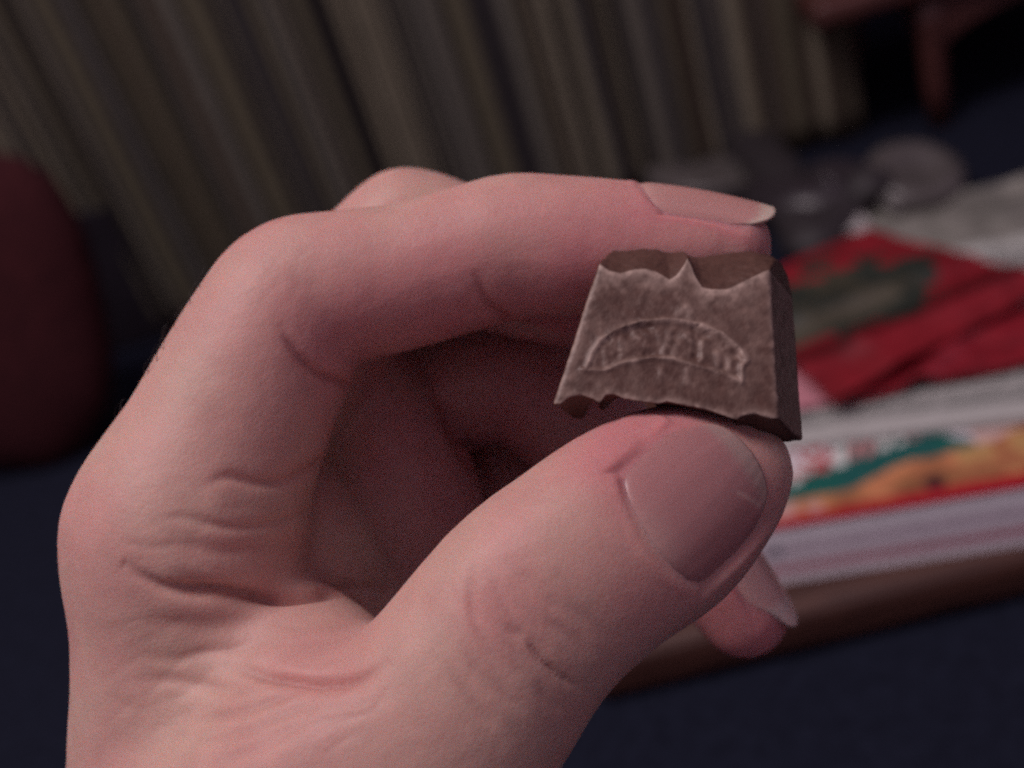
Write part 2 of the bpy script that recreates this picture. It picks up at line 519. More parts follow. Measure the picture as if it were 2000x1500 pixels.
foil_m = vcol_mat('red_foil', rough=0.42, noise_scale=120, noise_amt=0.2, spec=0.45)
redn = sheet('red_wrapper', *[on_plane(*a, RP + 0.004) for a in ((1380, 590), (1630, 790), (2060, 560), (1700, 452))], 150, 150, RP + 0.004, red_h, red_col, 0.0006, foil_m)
tag(redn, 'creased dark red wrapper with green and gold emblem lying behind the chocolate', 'wrapper')
def bright_h(S, T):
    P = np.stack([S.ravel() * 4, T.ravel() * 2, np.zeros(S.size)], 1)
    return np.abs(0.003 * fbm(P, 91, 1.4, 3).reshape(S.shape)) + 0.004 * np.exp(-((S - 0.28 - 0.1 * T) / 0.05) ** 2)
def bright_col(S, T):
    P = np.stack([S.ravel() * 6, T.ravel() * 6, np.zeros(S.size)], 1)
    nz_ = fbm(P, 93, 1.5, 3).reshape(S.shape)
    c = np.zeros(S.shape + (3,)); c[:] = np.array([0.21, 0.011, 0.020]) * (1 + 0.4 * nz_[..., None])
    return c
o = sheet('red_packet', *[on_plane(*a, RP) for a in ((1625, 792), (2260, 650), (2230, 560), (1730, 640))], 120, 80, RP, bright_h, bright_col, 0.002, foil_m)
tag(o, 'bright red packet lying on the newspaper in front of the dark red wrapper', 'packet')
def slip_h(S, T): return 0.0015 * np.sin(S * 3) + 0 * T
def slip_col(S, T): return np.zeros(S.shape + (3,)) + np.array([0.50, 0.21, 0.25])
o = sheet('pink_slip', *[on_plane(*a, NP + 0.0015) for a in ((1520, 812), (1634, 790), (1612, 690), (1500, 700))], 12, 12, NP + 0.0015, slip_h, slip_col, 0.0004, paper_m)
tag(o, 'pink paper slip on the newspaper beside the chocolate', 'paper')

# ---- loose pale sheets behind the wrapper
def pale_col(seed, base_c):
    def f(S, T):
        P = np.stack([S.ravel() * 9, T.ravel() * 9, np.zeros(S.size)], 1)
        nz_ = fbm(P, seed, 1.2, 3).reshape(S.shape)
        return np.array(base_c)[None, None] * (1 + 0.7 * nz_[..., None])
    return f
def pale_h(seed, amp):
    def f(S, T):
        P = np.stack([S.ravel() * 3, T.ravel() * 3, np.zeros(S.size)], 1)
        return np.abs(amp * fbm(P, seed, 1.5, 2).reshape(S.shape)) + 0.0005
    return f
sheet_m = vcol_mat('pale_paper', rough=0.7, noise_scale=200, noise_amt=0.1)
o = sheet('paper_sheet', *[on_plane(*a, 0.004)[:2] for a in ((1690, 560), (2200, 560), (2120, 330), (1620, 440))], 60, 60, 0.004, pale_h(61, 0.012), pale_col(62, (0.20, 0.195, 0.17)), 0.0006, sheet_m)
tag(o, 'crumpled pale grey paper sheet lying behind the red wrapper', 'paper')
o = sheet('paper_sheet', *[on_plane(*a, 0.022)[:2] for a in ((1840, 545), (2150, 470), (2140, 430), (1815, 500))], 60, 60, 0.022, pale_h(71, 0.006), pale_col(72, (0.40, 0.41, 0.38)), 0.0006, sheet_m)
tag(o, 'bright white paper slip on top of the crumpled grey sheet at the right edge', 'paper')
o = sheet('paper_scrap', *[on_plane(*a, 0.012)[:2] for a in ((1625, 458), (1700, 452), (1690, 425), (1625, 432))], 20, 20, 0.012, pale_h(81, 0.004), pale_col(82, (0.40, 0.38, 0.37)), 0.0006, sheet_m)
tag(o, 'small pale paper scrap beside the far corner of the red wrapper', 'paper')

# ------------------------------------------------------------------ background things
def frame_of(axis):
    a = np.asarray(axis, float); a /= np.linalg.norm(a)
    u = np.cross(a, [0, 0, 1.0]) if abs(a[2]) < 0.9 else np.cross(a, [1.0, 0, 0])
    u /= np.linalg.norm(u)
    return a, u, np.cross(a, u)

def lathe(name, cen, axis, prof, mat, parent=None, seg=48):
    a, u, v = frame_of(axis); cen = np.asarray(cen, float)
    V = []
    for h, r in prof:
        for k in range(seg):
            t = 2 * math.pi * k / seg
            V.append(cen + a * h + r * (u * math.cos(t) + v * math.sin(t)))
    fs = []
    for i in range(len(prof) - 1):
        for k in range(seg):
            k2 = (k + 1) % seg
            fs.append([i * seg + k, i * seg + k2, (i + 1) * seg + k2, (i + 1) * seg + k])
    fs.append(list(range(seg))[::-1]); fs.append([(len(prof) - 1) * seg + k for k in range(seg)])
    return mesh_obj(name, V, fs, mat, parent)

def tube(name, pts, rad, mat, parent=None, seg=10, flat=1.0):
    pts = np.asarray(pts, float); V = []; n_ = len(pts)
    rad = np.broadcast_to(np.asarray(rad, float), (n_,))
    up = np.array([0, 0, 1.0])
    for i in range(n_):
        t = pts[min(i + 1, n_ - 1)] - pts[max(i - 1, 0)]; t /= np.linalg.norm(t)
        s = np.cross(t, up)
        if np.linalg.norm(s) < 1e-3: s = np.array([1.0, 0, 0])
        s /= np.linalg.norm(s); b = np.cross(s, t)
        for k in range(seg):
            a = 2 * math.pi * k / seg
            V.append(pts[i] + rad[i] * (s * math.cos(a) * flat + b * math.sin(a)))
    fs = [[i * seg + k, i * seg + (k + 1) % seg, (i + 1) * seg + (k + 1) % seg, (i + 1) * seg + k] for i in range(n_ - 1) for k in range(seg)]
    fs.append(list(range(seg))[::-1]); fs.append([(n_ - 1) * seg + k for k in range(seg)])
    return mesh_obj(name, V, fs, mat, parent)

def spline(P, k):
    P = np.asarray(P, float); out = []
    Q = np.vstack([2 * P[0] - P[1], P, 2 * P[-1] - P[-2]])
    for i in range(1, len(Q) - 2):
        for t in np.linspace(0, 1, k, endpoint=False):
            p0, p1, p2, p3 = Q[i - 1:i + 3]
            out.append(0.5 * (2 * p1 + (p2 - p0) * t + (2 * p0 - 5 * p1 + 4 * p2 - p3) * t * t + (3 * p1 - p0 - 3 * p2 + p3) * t ** 3))
    out.append(P[-1])
    return np.array(out)

def plain(name, col, rough, spec=0.5, metal=0.0, nscale=60, namt=0.2):
    mt, nt, p = new_mat(name)
    tc = node(nt, 'ShaderNodeTexCoord'); nz = node(nt, 'ShaderNodeTexNoise'); nz.inputs['Scale'].default_value = nscale; nz.inputs['Detail'].default_value = 4
    nt.links.new(tc.outputs['Object'], nz.inputs['Vector'])
    cr = node(nt, 'ShaderNodeValToRGB')
    c = np.array(col)
    cr.color_ramp.elements[0].color = (*(c * (1 - namt)), 1); cr.color_ramp.elements[1].color = (*np.clip(c * (1 + namt), 0, 1), 1)
    cr.color_ramp.elements[0].position = 0.3; cr.color_ramp.elements[1].position = 0.7
    nt.links.new(nz.outputs['Fac'], cr.inputs['Fac']); nt.links.new(cr.outputs['Color'], p.inputs['Base Color'])
    p.inputs['Roughness'].default_value = rough; p.inputs['Specular IOR Level'].default_value = spec; p.inputs['Metallic'].default_value = metal
    return mt

# headphones lying on the carpet
hp = bpy.data.objects.new('headphones', None); link(hp)
hpc = on_plane(1590, 400); hp.location = hpc
tag(hp, 'dark grey headphones with two pale rounded ear cups lying before the curtain', 'headphones')
cup_m = plain('silver_grey_plastic', (0.080, 0.072, 0.068), 0.38)
pad_m = plain('dark_pad', (0.022, 0.018, 0.020), 0.6)
c1 = on_plane(1385, 315, 0.013)
ax1 = np.array([0.10, -0.10, 0.98])
lathe('ear_cup', c1, ax1, [(-0.007, 0.030), (-0.006, 0.042), (-0.001, 0.046), (0.002, 0.043), (0.003, 0.034), (0.002, 0.022), (0.002, 0.004)], cup_m, hp)
lathe('ear_pad', c1 - ax1 * 0.005, -ax1, [(0.0, 0.044), (0.004, 0.047), (0.007, 0.043), (0.007, 0.026), (0.003, 0.022)], pad_m, hp)
c2 = on_plane(1785, 340, 0.018)
ax2 = np.array([0.10, -0.34, 0.93]); ax2 /= np.linalg.norm(ax2)
lathe('ear_cup', c2, ax2, [(-0.012, 0.020), (-0.008, 0.027), (-0.002, 0.029), (0.003, 0.028), (0.006, 0.022), (0.006, 0.017), (0.003, 0.013), (0.003, 0.004)], cup_m, hp)
lathe('ear_pad', c2 - ax2 * 0.012, -ax2, [(0.0, 0.026), (0.004, 0.029), (0.008, 0.027), (0.008, 0.016), (0.003, 0.014)], pad_m, hp)
band = [c1 + np.array([0.03, 0.0, 0.004]), on_plane(1520, 340, 0.02), on_plane(1570, 440, 0.012), on_plane(1590, 470, 0.010), on_plane(1650, 400, 0.014), on_plane(1690, 360, 0.022), c2 + np.array([-0.028, 0.005, -0.004])]
tube('headband', spline(band, 12), 0.011, pad_m, hp, seg=12, flat=1.5)
tube('inner_band', spline([on_plane(1500, 380, 0.012), on_plane(1560, 395, 0.016), on_plane(1620, 385, 0.016), on_plane(1640, 345, 0.02)], 10), 0.014, plain('band_grey', (0.026, 0.021, 0.025), 0.4), hp, seg=12, flat=1.6)
for a in ((1512, 352), (1678, 362)):
    q = on_plane(*a, 0.02)
    tube('slider', spline([q, q + np.array([0.006, -0.014, -0.003]), q + np.array([0.012, -0.030, -0.010])], 6), 0.0035, cup_m, hp, seg=8, flat=1.6)

# low wooden stool, only a leg and an arched rail in view
stool = bpy.data.objects.new('wooden_stool', None); link(stool)
s0 = on_plane(1835, 246); stool.location = s0
tag(stool, 'low reddish wooden stool with arched rail standing beside the curtain', 'stool')
sw = wood_mat('reddish_wood', (0.045, 0.014, 0.012), (0.085, 0.028, 0.022))
s1 = on_plane(2300, 110); sd = (s1 - s0)[:2]; sd /= np.linalg.norm(sd); sn = np.array([-sd[1], sd[0]])
SL, SH = 0.26, 0.088
for i in (0, 1):
    for j in (0, 1):
        b = s0[:2] + sd * SL * i + sn * 0.18 * j
        tube('leg', [np.append(b, 0.001), np.append(b, 0.03), np.append(b, 0.07), np.append(b, SH)], [0.007, 0.008, 0.0095, 0.011], sw, stool, seg=12)
def rail(p, q):
    d = q - p; L_ = np.linalg.norm(d); d = d / L_; nn = np.array([-d[1], d[0]])
    V = []; k = 20
    for side in (-1, 1):
        for i in range(k + 1):
            t = i / k; xy = p + d * L_ * t + nn * 0.006 * side
            lowz = SH - 0.012 - 0.016 * (2 * t - 1) ** 4 - 0.006 * (2 * t - 1) ** 2
            V.append((xy[0], xy[1], lowz)); V.append((xy[0], xy[1], SH + 0.002))
    fs = []
    o_ = 2 * (k + 1)
    for i in range(k):
        a = 2 * i
        fs += [[a, a + 2, a + 3, a + 1], [o_ + a, o_ + a + 1, o_ + a + 3, o_ + a + 2], [a, o_ + a, o_ + a + 2, a + 2], [a + 1, a + 3, o_ + a + 3, o_ + a + 1]]
    fs += [[0, 1, o_ + 1, o_], [2 * k, o_ + 2 * k, o_ + 2 * k + 1, 2 * k + 1]]
    mesh_obj('rail', V, fs, sw, stool, smooth=False)
C4 = [s0[:2], s0[:2] + sd * SL, s0[:2] + sd * SL + sn * 0.18, s0[:2] + sn * 0.18]
for i in range(4): rail(C4[i], C4[(i + 1) % 4])
ov = 0.018
prism('seat', [C4[0] - sd * 0.075 - sn * ov, C4[1] + sd * 0.075 - sn * ov, C4[2] + sd * 0.075 + sn * ov, C4[3] - sd * 0.075 + sn * ov], SH + 0.003, SH + 0.020, sw, stool, bevel=0.006)

# dark red cushion leaning at the left
def cushion():
    c = on_plane(95, 880)
    def f(P):
        q = P.copy()
        x, y, z = q[:, 0], q[:, 1], q[:, 2]
        # squarish pillow: wide in x, thin in y, standing
        x = x - 0.20 * z; hw = 66
        s = (np.abs(x) / hw) ** 2.6 + (np.abs(z - 92 + 0.10 * x) / 94) ** 2.6
        th = 26 * np.sqrt(np.clip(1 - s, 0, 1)) + 1.5 + 2.2 * np.sin(x / 9 + z / 21)* np.clip(s, 0, 1)
        r = (s ** (1 / 2.6) - 1) * 60
        return np.maximum(np.abs(y - 0.20 * (z - 80)) - th, r)
    V, Q = sdf_mesh(f, (-110, -110, -40), (160, 140, 320), 2.5)
    V = smooth_mesh(V, Q, 6)
    V[:, 2] -= V[:, 2].min() - 1
    ang = math.radians(-6)
    R = np.array([[math.cos(ang), -math.sin(ang), 0], [math.sin(ang), math.cos(ang), 0], [0, 0, 1]])
    V = V @ R.T * 0.001 + c
    o = mesh_obj('cushion', V, Q, fabric_mat('red_cloth', (0.026, 0.0060, 0.008), (0.050, 0.011, 0.013), 120), origin=c)
    tag(o, 'dark red cloth cushion leaning at the left edge behind the hand', 'cushion')
cushion()

# ------------------------------------------------------------------ chocolate piece
def chocolate():
    TL, TR, BLc, BR = cam_pt(1163, 525, 129), cam_pt(1502, 530, 129), cam_pt(1073, 792, 123.5), cam_pt(1522, 838, 123)
    O = (TL + TR + BLc + BR) / 4
    ex = (TR - TL) + (BR - BLc); ex /= np.linalg.norm(ex)
    ey = (TL + TR) - (BLc + BR); n_ = np.cross(ex, ey); n_ /= np.linalg.norm(n_)
    ey = np.cross(n_, ex)
    def ab(u, v, c=0.0):
        r = cam_pt(u, v, 1.0); t = (O + n_ * c).dot(n_) / r.dot(n_)
        p = r * t - O
        return p.dot(ex), p.dot(ey)
    def curve(pts, c=0.0):
        q = np.array([ab(u, v, c) for u, v in pts]); q = q[np.argsort(q[:, 0])]
        return q
    TH = 8.6
    top_f = curve([(1160, 505), (1170, 516), (1190, 530), (1212, 534), (1240, 527), (1262, 526), (1285, 533), (1308, 547), (1322, 538), (1334, 522), (1343, 505), (1350, 518), (1358, 540), (1372, 562), (1390, 566), (1420, 566), (1445, 555), (1470, 542), (1490, 532), (1502, 528)])
    top_b = curve([(1150, 500), (1180, 489), (1230, 491), (1275, 486), (1305, 495), (1330, 507), (1355, 500), (1400, 495), (1450, 497), (1490, 512), (1530, 545), (1552, 600)], -TH)
    bot_f = curve([(1080, 792), (1096, 790), (1112, 776), (1135, 771), (1155, 778), (1172, 790), (1184, 772), (1200, 770), (1216, 779), (1245, 785), (1286, 790), (1304, 786), (1330, 791), (1380, 801), (1425, 818), (1440, 822), (1452, 812), (1475, 808), (1500, 816), (1524, 818)])
    bot_m = curve([(1080, 793), (1100, 793), (1150, 786), (1200, 776), (1290, 788), (1330, 793), (1420, 813), (1450, 826), (1500, 832), (1580, 832)], -2.0)
    def half(p, q, T):      # plane through the edge p-q running back along T, outward to +side of (q-p) x T
        nn = np.cross(q - p, T); nn /= np.linalg.norm(nn)
        if nn.dot(p - O) < 0: nn = -nn
        return nn, nn.dot(p)
    nr, cr_ = half(TR, BR, cam_pt(1564, 840, 131.0) - BR)
    nl, cl_ = half(TL, BLc, -n_ * 8 + ex * 2.6)
    ridges = [([(1146, 720), (1158, 690), (1172, 667), (1206, 644), (1256, 629), (1312, 625), (1368, 636), (1410, 653), (1438, 676), (1460, 704), (1449, 714), (1447, 748)], 0.30, 0.38),
              ([(1138, 723), (1180, 723), (1214, 709), (1270, 698), (1312, 701), (1362, 715), (1410, 729), (1446, 746)], 0.28, 0.36),
              ([(1320, 622), (1342, 603), (1347, 622)], 0.16, 0.6)]
    stubs = [((1214, 664), (1212, 704)), ((1180, 680), (1186, 712)), ((1262, 668), (1266, 694)), ((1240, 650), (1252, 662)), ((1308, 650), (1296, 692)), ((1322, 676), (1316, 700)),
             ((1340, 655), (1352, 668)), ((1374, 664), (1368, 712)), ((1400, 690), (1404, 722)), ((1424, 700), (1420, 730)), ((1343, 722), (1342, 748)), ((1292, 722), (1290, 742)), ((1286, 650), (1290, 664)), ((1165, 690), (1160, 716))]
    ridges += [([a, b], 0.12, 0.38) for a, b in stubs]
    RG = [([ab(u, v) for u, v in pts], h, wd) for pts, h, wd in ridges]
    arc_u = np.array([ab(*q) for q in ridges[0][0][:10]]); arc_l = np.array([ab(*q) for q in ridges[1][0]])
    def emboss(a, b):
        e = np.zeros_like(a)
        for pts, h, wd in RG:
            d, _ = poly_dist(a, b, pts)
            e = np.maximum(e, h * np.exp(-(d / wd) ** 2))
        return e
    def inside_arc(a, b):
        return (b < np.interp(a, arc_u[:, 0], arc_u[:, 1], left=-99, right=-99)) & (b > np.interp(a, arc_l[:, 0], arc_l[:, 1], left=99, right=99))
    def abc(P):
        q = P - O
        return q @ ex, q @ ey, q @ n_
    def f(P):
        a, b, c = abc(P)
        d = smax(c, P @ nr - cr_, 0.5)
        d = smax(d, P @ nl - cl_, 1.0)
        t = np.clip(-c / TH, 0, 1)
        tt = 1 - (1 - t) ** 2
        tf = np.interp(a, top_f[:, 0], top_f[:, 1]); tb = np.interp(a, top_b[:, 0], top_b[:, 1])
        d = smax(d, (b - (tf + (tb - tf) * tt)) * 0.75, 0.25)
        bf = np.interp(a, bot_f[:, 0], bot_f[:, 1]); bm = np.interp(a, bot_m[:, 0], bot_m[:, 1])
        t2 = np.clip(-c / 2.0, 0, 4.5)
        d = smax(d, (bf + np.maximum(bm - bf, -0.07) * t2 - b) * 0.75, 0.3)
        return smax(d, -c - TH, 0.6)
    lo = O + np.array([-17, -14, -18.0]); hi = O + np.array([21, 17, 8.0])
    V, Q = sdf_mesh(f, lo, hi, 0.17, margin=0.5)
    a, b, c = abc(V)
    N = vnormals(V, Q)
    nf = np.abs(c) < 2
    e = np.zeros(len(V)); e[nf] = emboss(a[nf], b[nf])
    ia = inside_arc(a, b) & nf
    pit = np.zeros(len(V)); pit[ia] = 0.06 + 0.32 * np.clip(noise3(V[ia], 77, 0.9), 0, 1)
    fr_ = np.clip((N @ n_ - 0.5) / 0.3, 0, 1)
    topf = np.clip(N @ ey, 0, 1)
    V = V + N * ((e - pit) * fr_ + 0.12 * fbm(V, 100, 0.22, 2) * (1 + 1.5 * topf) + 0.06 * fbm(V, 120, 1.6, 3) * (1 + 1.5 * topf))[:, None]
    a, b, c = abc(V)
    N = vnormals(V, Q)
    tf = np.interp(a, top_f[:, 0], top_f[:, 1]); bf = np.interp(a, bot_f[:, 0], bot_f[:, 1])
    front = np.clip((N @ n_ - 0.35) / 0.35, 0, 1)
    n1 = fbm(V, 130, 0.5, 4); n2 = fbm(V, 140, 1.3, 3)
    base_c = np.array([0.080, 0.040, 0.030]); dust = np.array([0.138, 0.086, 0.068]); pale = np.array([0.36, 0.265, 0.220])
    em = np.zeros(len(V)); nf = np.abs(c) < 2; em[nf] = emboss(a[nf], b[nf])
    w1 = front * np.clip(0.42 + 1.0 * n1 + 0.5 * fbm(V, 150, 0.16, 2) + 0.4 * n2 + 0.3 * noise3(V, 160, 1.7), 0, 1)
    edge = front * np.clip(np.exp(-((tf - b) / 0.9) ** 2) * 1.0 + np.exp(-((b - bf) / 0.6) ** 2) * 0.75, 0, 1)
    broken = np.clip((b - tf + 0.05) / 0.25, 0, 1)
    upper = front * np.clip(1 - (tf - b) / 3.0, 0, 1) * np.clip(0.55 + 1.2 * n1, 0, 1)
    dl = np.abs(V @ nl - cl_); dr = np.abs(V @ nr - cr_)
    edge = np.maximum(edge, front * 0.7 * np.exp(-(dl / 0.8) ** 2)); edge = np.maximum(edge, front * 0.5 * np.exp(-(dr / 0.35) ** 2))
    w2 = np.clip(np.maximum.reduce([edge, upper * 0.8, np.clip(em / 0.26, 0, 1) * np.clip(0.55 + 0.9 * n1, 0.1, 0.9)]) * (0.75 + 0.7 * n2), 0, 1)
    ia = inside_arc(a, b) & nf
    w1[ia] *= np.clip(0.75 + 1.2 * n2[ia], 0.1, 1.3)
    w1 *= 1 - broken; w2 *= 1 - broken
    col = base_c + (dust - base_c) * np.clip(w1, 0, 1)[:, None]
    col = col + (pale - col) * w2[:, None]
    col *= (1 + 0.22 * n2)[:, None]
    mt = vcol_mat('milk_chocolate', rough=0.50, noise_scale=900, noise_amt=0.15, bump=0.2, bump_scale=1500, spec=0.35)
    o = mesh_obj('chocolate_piece', to_world(V), Q, mt, colors=np.clip(col, 0, 1))
    tag(o, 'broken piece of milk chocolate with embossed arc held between finger and thumb', 'chocolate')
chocolate()

# ------------------------------------------------------------------ hand
def chain(pts, k=4):
    """control points (u, v, depth mm, radius mm) -> smooth centre line in camera mm"""
    A = np.array([[*cam_pt(u, v, d), r] for u, v, d, r in pts])
    return spline(A, k)

def chain_sdf(P, C):
    """distance to a tapering chain; segments that cannot matter for a small block of points are skipped"""
    A, B = C[:-1], C[1:]
    D = B[:, :3] - A[:, :3]; dd = (D * D).sum(1)
    cen = P.mean(0); R = np.sqrt(((P - cen) ** 2).sum(1).max())
    if R < 12:
        t = np.clip(((cen - A[:, :3]) * D).sum(1) / dd, 0, 1)
        dc = np.linalg.norm(cen - A[:, :3] - t[:, None] * D, axis=1) - (A[:, 3] + t * (B[:, 3] - A[:, 3]))
        if dc.min() - R > 14: return np.full(len(P), 99.0)
        k = np.where(dc - 1.3 * R <= dc.min() + 1.3 * R)[0]
    else:
        k = range(len(A))
    best = np.full(len(P), 1e9)
    for i in k:
        Pa = P - A[i, :3]
        t = np.clip(Pa @ D[i] / dd[i], 0, 1)
        Pa -= t[:, None] * D[i]
        d = np.sqrt(np.einsum('ij,ij->i', Pa, Pa)) - (A[i, 3] + t * (B[i, 3] - A[i, 3]))
        np.minimum(best, d, out=best)
    return best

IDX = [(372, 1045, 138, 14.0), (412, 930, 138.5, 13.0), (472, 785, 139.5, 12.0), (540, 650, 141, 11.2), (585, 585, 142, 10.6), (680, 560, 142, 9.9), (790, 540, 142.5, 9.5), (905, 508, 142.5, 9.3), (1000, 483, 142.5, 9.4), (1110, 482, 142, 9.1), (1220, 484, 142, 8.6), (1330, 484, 141.5, 7.7), (1408, 484, 141, 6.4)]
MID = [(400, 1010, 158, 13), (480, 860, 159, 11.6), (640, 640, 160, 10.6), (770, 480, 160.5, 9.7), (815, 455, 160.5, 9.2), (930, 505, 160, 9.7), (1080, 538, 158, 10.0), (1190, 556, 156, 9.4), (1300, 580, 153, 7.6), (1390, 625, 150.5, 6.4)]
RNG = [(470, 980, 177, 12.5), (600, 890, 177, 11.2), (800, 800, 176, 10.2), (950, 748, 174, 9.8), (1025, 757, 172.5, 9.5), (1130, 832, 170, 9.6), (1260, 965, 166, 8.7), (1350, 1060, 163, 8.2), (1410, 1135, 161, 7.4), (1452, 1198, 160, 6.4)]
LIT = [(560, 1010, 193, 11.5), (680, 960, 192, 10), (830, 930, 190, 9), (1000, 960, 187, 9.0), (1075, 1050, 183, 8.4), (1080, 1150, 178, 7.6), (1040, 1220, 175, 6.4)]
# thumb: two rails side by side give it its width, nail side towards the camera
TA = [(420, 1640, 128, 13), (620, 1530, 124, 12.6), (825, 1385, 122.5, 11.0), (995, 1165, 122.0, 9.8), (1108, 1066, 123.0, 9.4), (1226, 972, 126.0, 8.9), (1322, 922, 129.8, 8.1), (1395, 905, 132.5, 6.9)]
TB = [(520, 1760, 128, 13), (720, 1640, 124, 12.8), (890, 1455, 123.5, 11.2), (1045, 1250, 123.5, 10.0), (1172, 1130, 124.5, 9.8), (1300, 1050, 126.5, 9.4), (1392, 975, 129.5, 8.0), (1436, 930, 132.0, 6.6)]
META = [[(372, 1045, 138, 14.0), (366, 1200, 138, 13.7), (368, 1350, 139, 14.0), (378, 1560, 141, 15.3), (440, 1900, 146, 18)],
        [(400, 1010, 158, 13), (420, 1250, 158, 13), (430, 1600, 157, 16), (450, 1900, 157, 19)],
        [(470, 980, 177, 12.5), (490, 1250, 175, 13), (500, 1600, 170, 16), (500, 1900, 166, 18)],
        [(560, 1010, 193, 11.5), (590, 1250, 190, 13), (590, 1600, 182, 16), (560, 1900, 174, 18)]]
FORE = [(430, 1850, 154, 20), (470, 2200, 158, 22), (520, 2420, 162, 24)]
FORE2 = [(520, 1850, 168, 19), (560, 2200, 172, 22), (600, 2400, 176, 23.5)]
WEB = [(470, 1240, 138, 8.5), (545, 1280, 135, 10.0), (610, 1325, 133, 10.0), (640, 1405, 129, 12)]
WEB2 = [(440, 1330, 139, 12), (560, 1420, 133, 13), (640, 1520, 128, 13.5)]
THEN = [(640, 1520, 140, 16), (560, 1700, 148, 19), (500, 1900, 154, 20)]

CH = {k: chain(v) for k, v in dict(IDX=IDX, MID=MID, RNG=RNG, LIT=LIT, TA=TA, TB=TB, WEB=WEB, WEB2=WEB2, THEN=THEN, F1=FORE, F2=FORE2).items()}
CM = [chain(v, 4) for v in META]
# palm sheet between the metacarpals
PALM = [chain([(500, 1000, 152, 12), (600, 1150, 153, 13), (600, 1300, 152, 13), (560, 1560, 150, 15), (500, 1850, 154, 17)], 4),
        chain([(560, 1060, 170, 11), (640, 1300, 168, 13), (640, 1560, 162, 15), (540, 1850, 160, 17)], 4),
        chain([(770, 1040, 199, 10), (850, 1220, 194, 14), (830, 1450, 182, 16), (700, 1700, 172, 17)], 4),
        chain([(640, 1080, 188, 10), (690, 1300, 183, 13), (660, 1560, 174, 15), (560, 1850, 168, 17)], 4)]

PALM.append(chain([(700, 760, 168, 10), (755, 865, 168, 11), (785, 1000, 167, 12.5), (790, 1180, 165, 14), (740, 1400, 154, 15)], 4))

def hand_sdf(P):
    d = chain_sdf(P, CM[0])
    for c in CM[1:] + PALM:
        d = smin(d, chain_sdf(P, c), 5.0)
    d = smin(d, chain_sdf(P, CH['F1']), 10.0); d = smin(d, chain_sdf(P, CH['F2']), 10.0)
    d = smin(d, chain_sdf(P, CH['THEN']), 8.0)
    th = smin(chain_sdf(P, CH['TA']), chain_sdf(P, CH['TB']), 4.0)
    d = smin(d, th, 4.0)
    d = smin(d, chain_sdf(P, CH['WEB']), 3.0)
    d = smin(d, chain_sdf(P, CH['WEB2']), 6.0)
    x = P[:, 0]
    u = 1000 + F * P[:, 0] / np.maximum(-P[:, 2], 1)
    k = np.clip(7.0 - (u - 380) / 45.0, 1.0, 6.0)          # fingers blend at their roots, not along their length
    for nm in ('IDX', 'MID', 'RNG', 'LIT'):
        d = smin(d, chain_sdf(P, CH[nm]), k)
    return d

V, Q = sdf_mesh(hand_sdf, (-78, -140, -222), (46, 40, -104), 0.82, margin=2.5, chunk=1)
V = smooth_mesh(V, Q, 2)
V, Q = subdivide(V, Q, 1)
NAILS = {}
def nail_frame(base, tip, n_hint, R, W, arch):
    P0 = np.array(base); a = np.array(tip) - P0; L = np.linalg.norm(a); a /= L
    n_ = np.array(n_hint, float); n_ -= n_.dot(a) * a; n_ /= np.linalg.norm(n_)
    return dict(P0=P0, a=a, n=n_, w=np.cross(n_, a), L=L, R=R, W=W, arch=arch)
def nail_pt(nf, s, t):
    th = s * nf['W'] / (2 * nf['R'])
    x = nf['R'] * np.sin(th); z = nf['R'] * (np.cos(th) - 1) - nf['arch'] * (t - 0.35) ** 2 * nf['L']
    return nf['P0'] + nf['a'] * (nf['L'] * t)[..., None] + nf['w'] * x[..., None] + nf['n'] * z[..., None]
NAILS['thumb'] = nail_frame(cam_pt(1276, 1064, 115.2), cam_pt(1508, 888, 119.8), (0.36, -0.24, 1), 13.8, 16.0, 0.12)
NAILS['index'] = nail_frame(cam_pt(1246, 380, 139.0), cam_pt(1516, 402, 139.2), (0.05, 1.0, 0.42), 6.4, 11.5, 0.10)
NAILS['ring'] = nail_frame(cam_pt(1418, 1060, 158.5), cam_pt(1552, 1226, 156.0), (0.72, 0.35, 0.62), 6.2, 11.0, 0.06)

N = vnormals(V, Q)
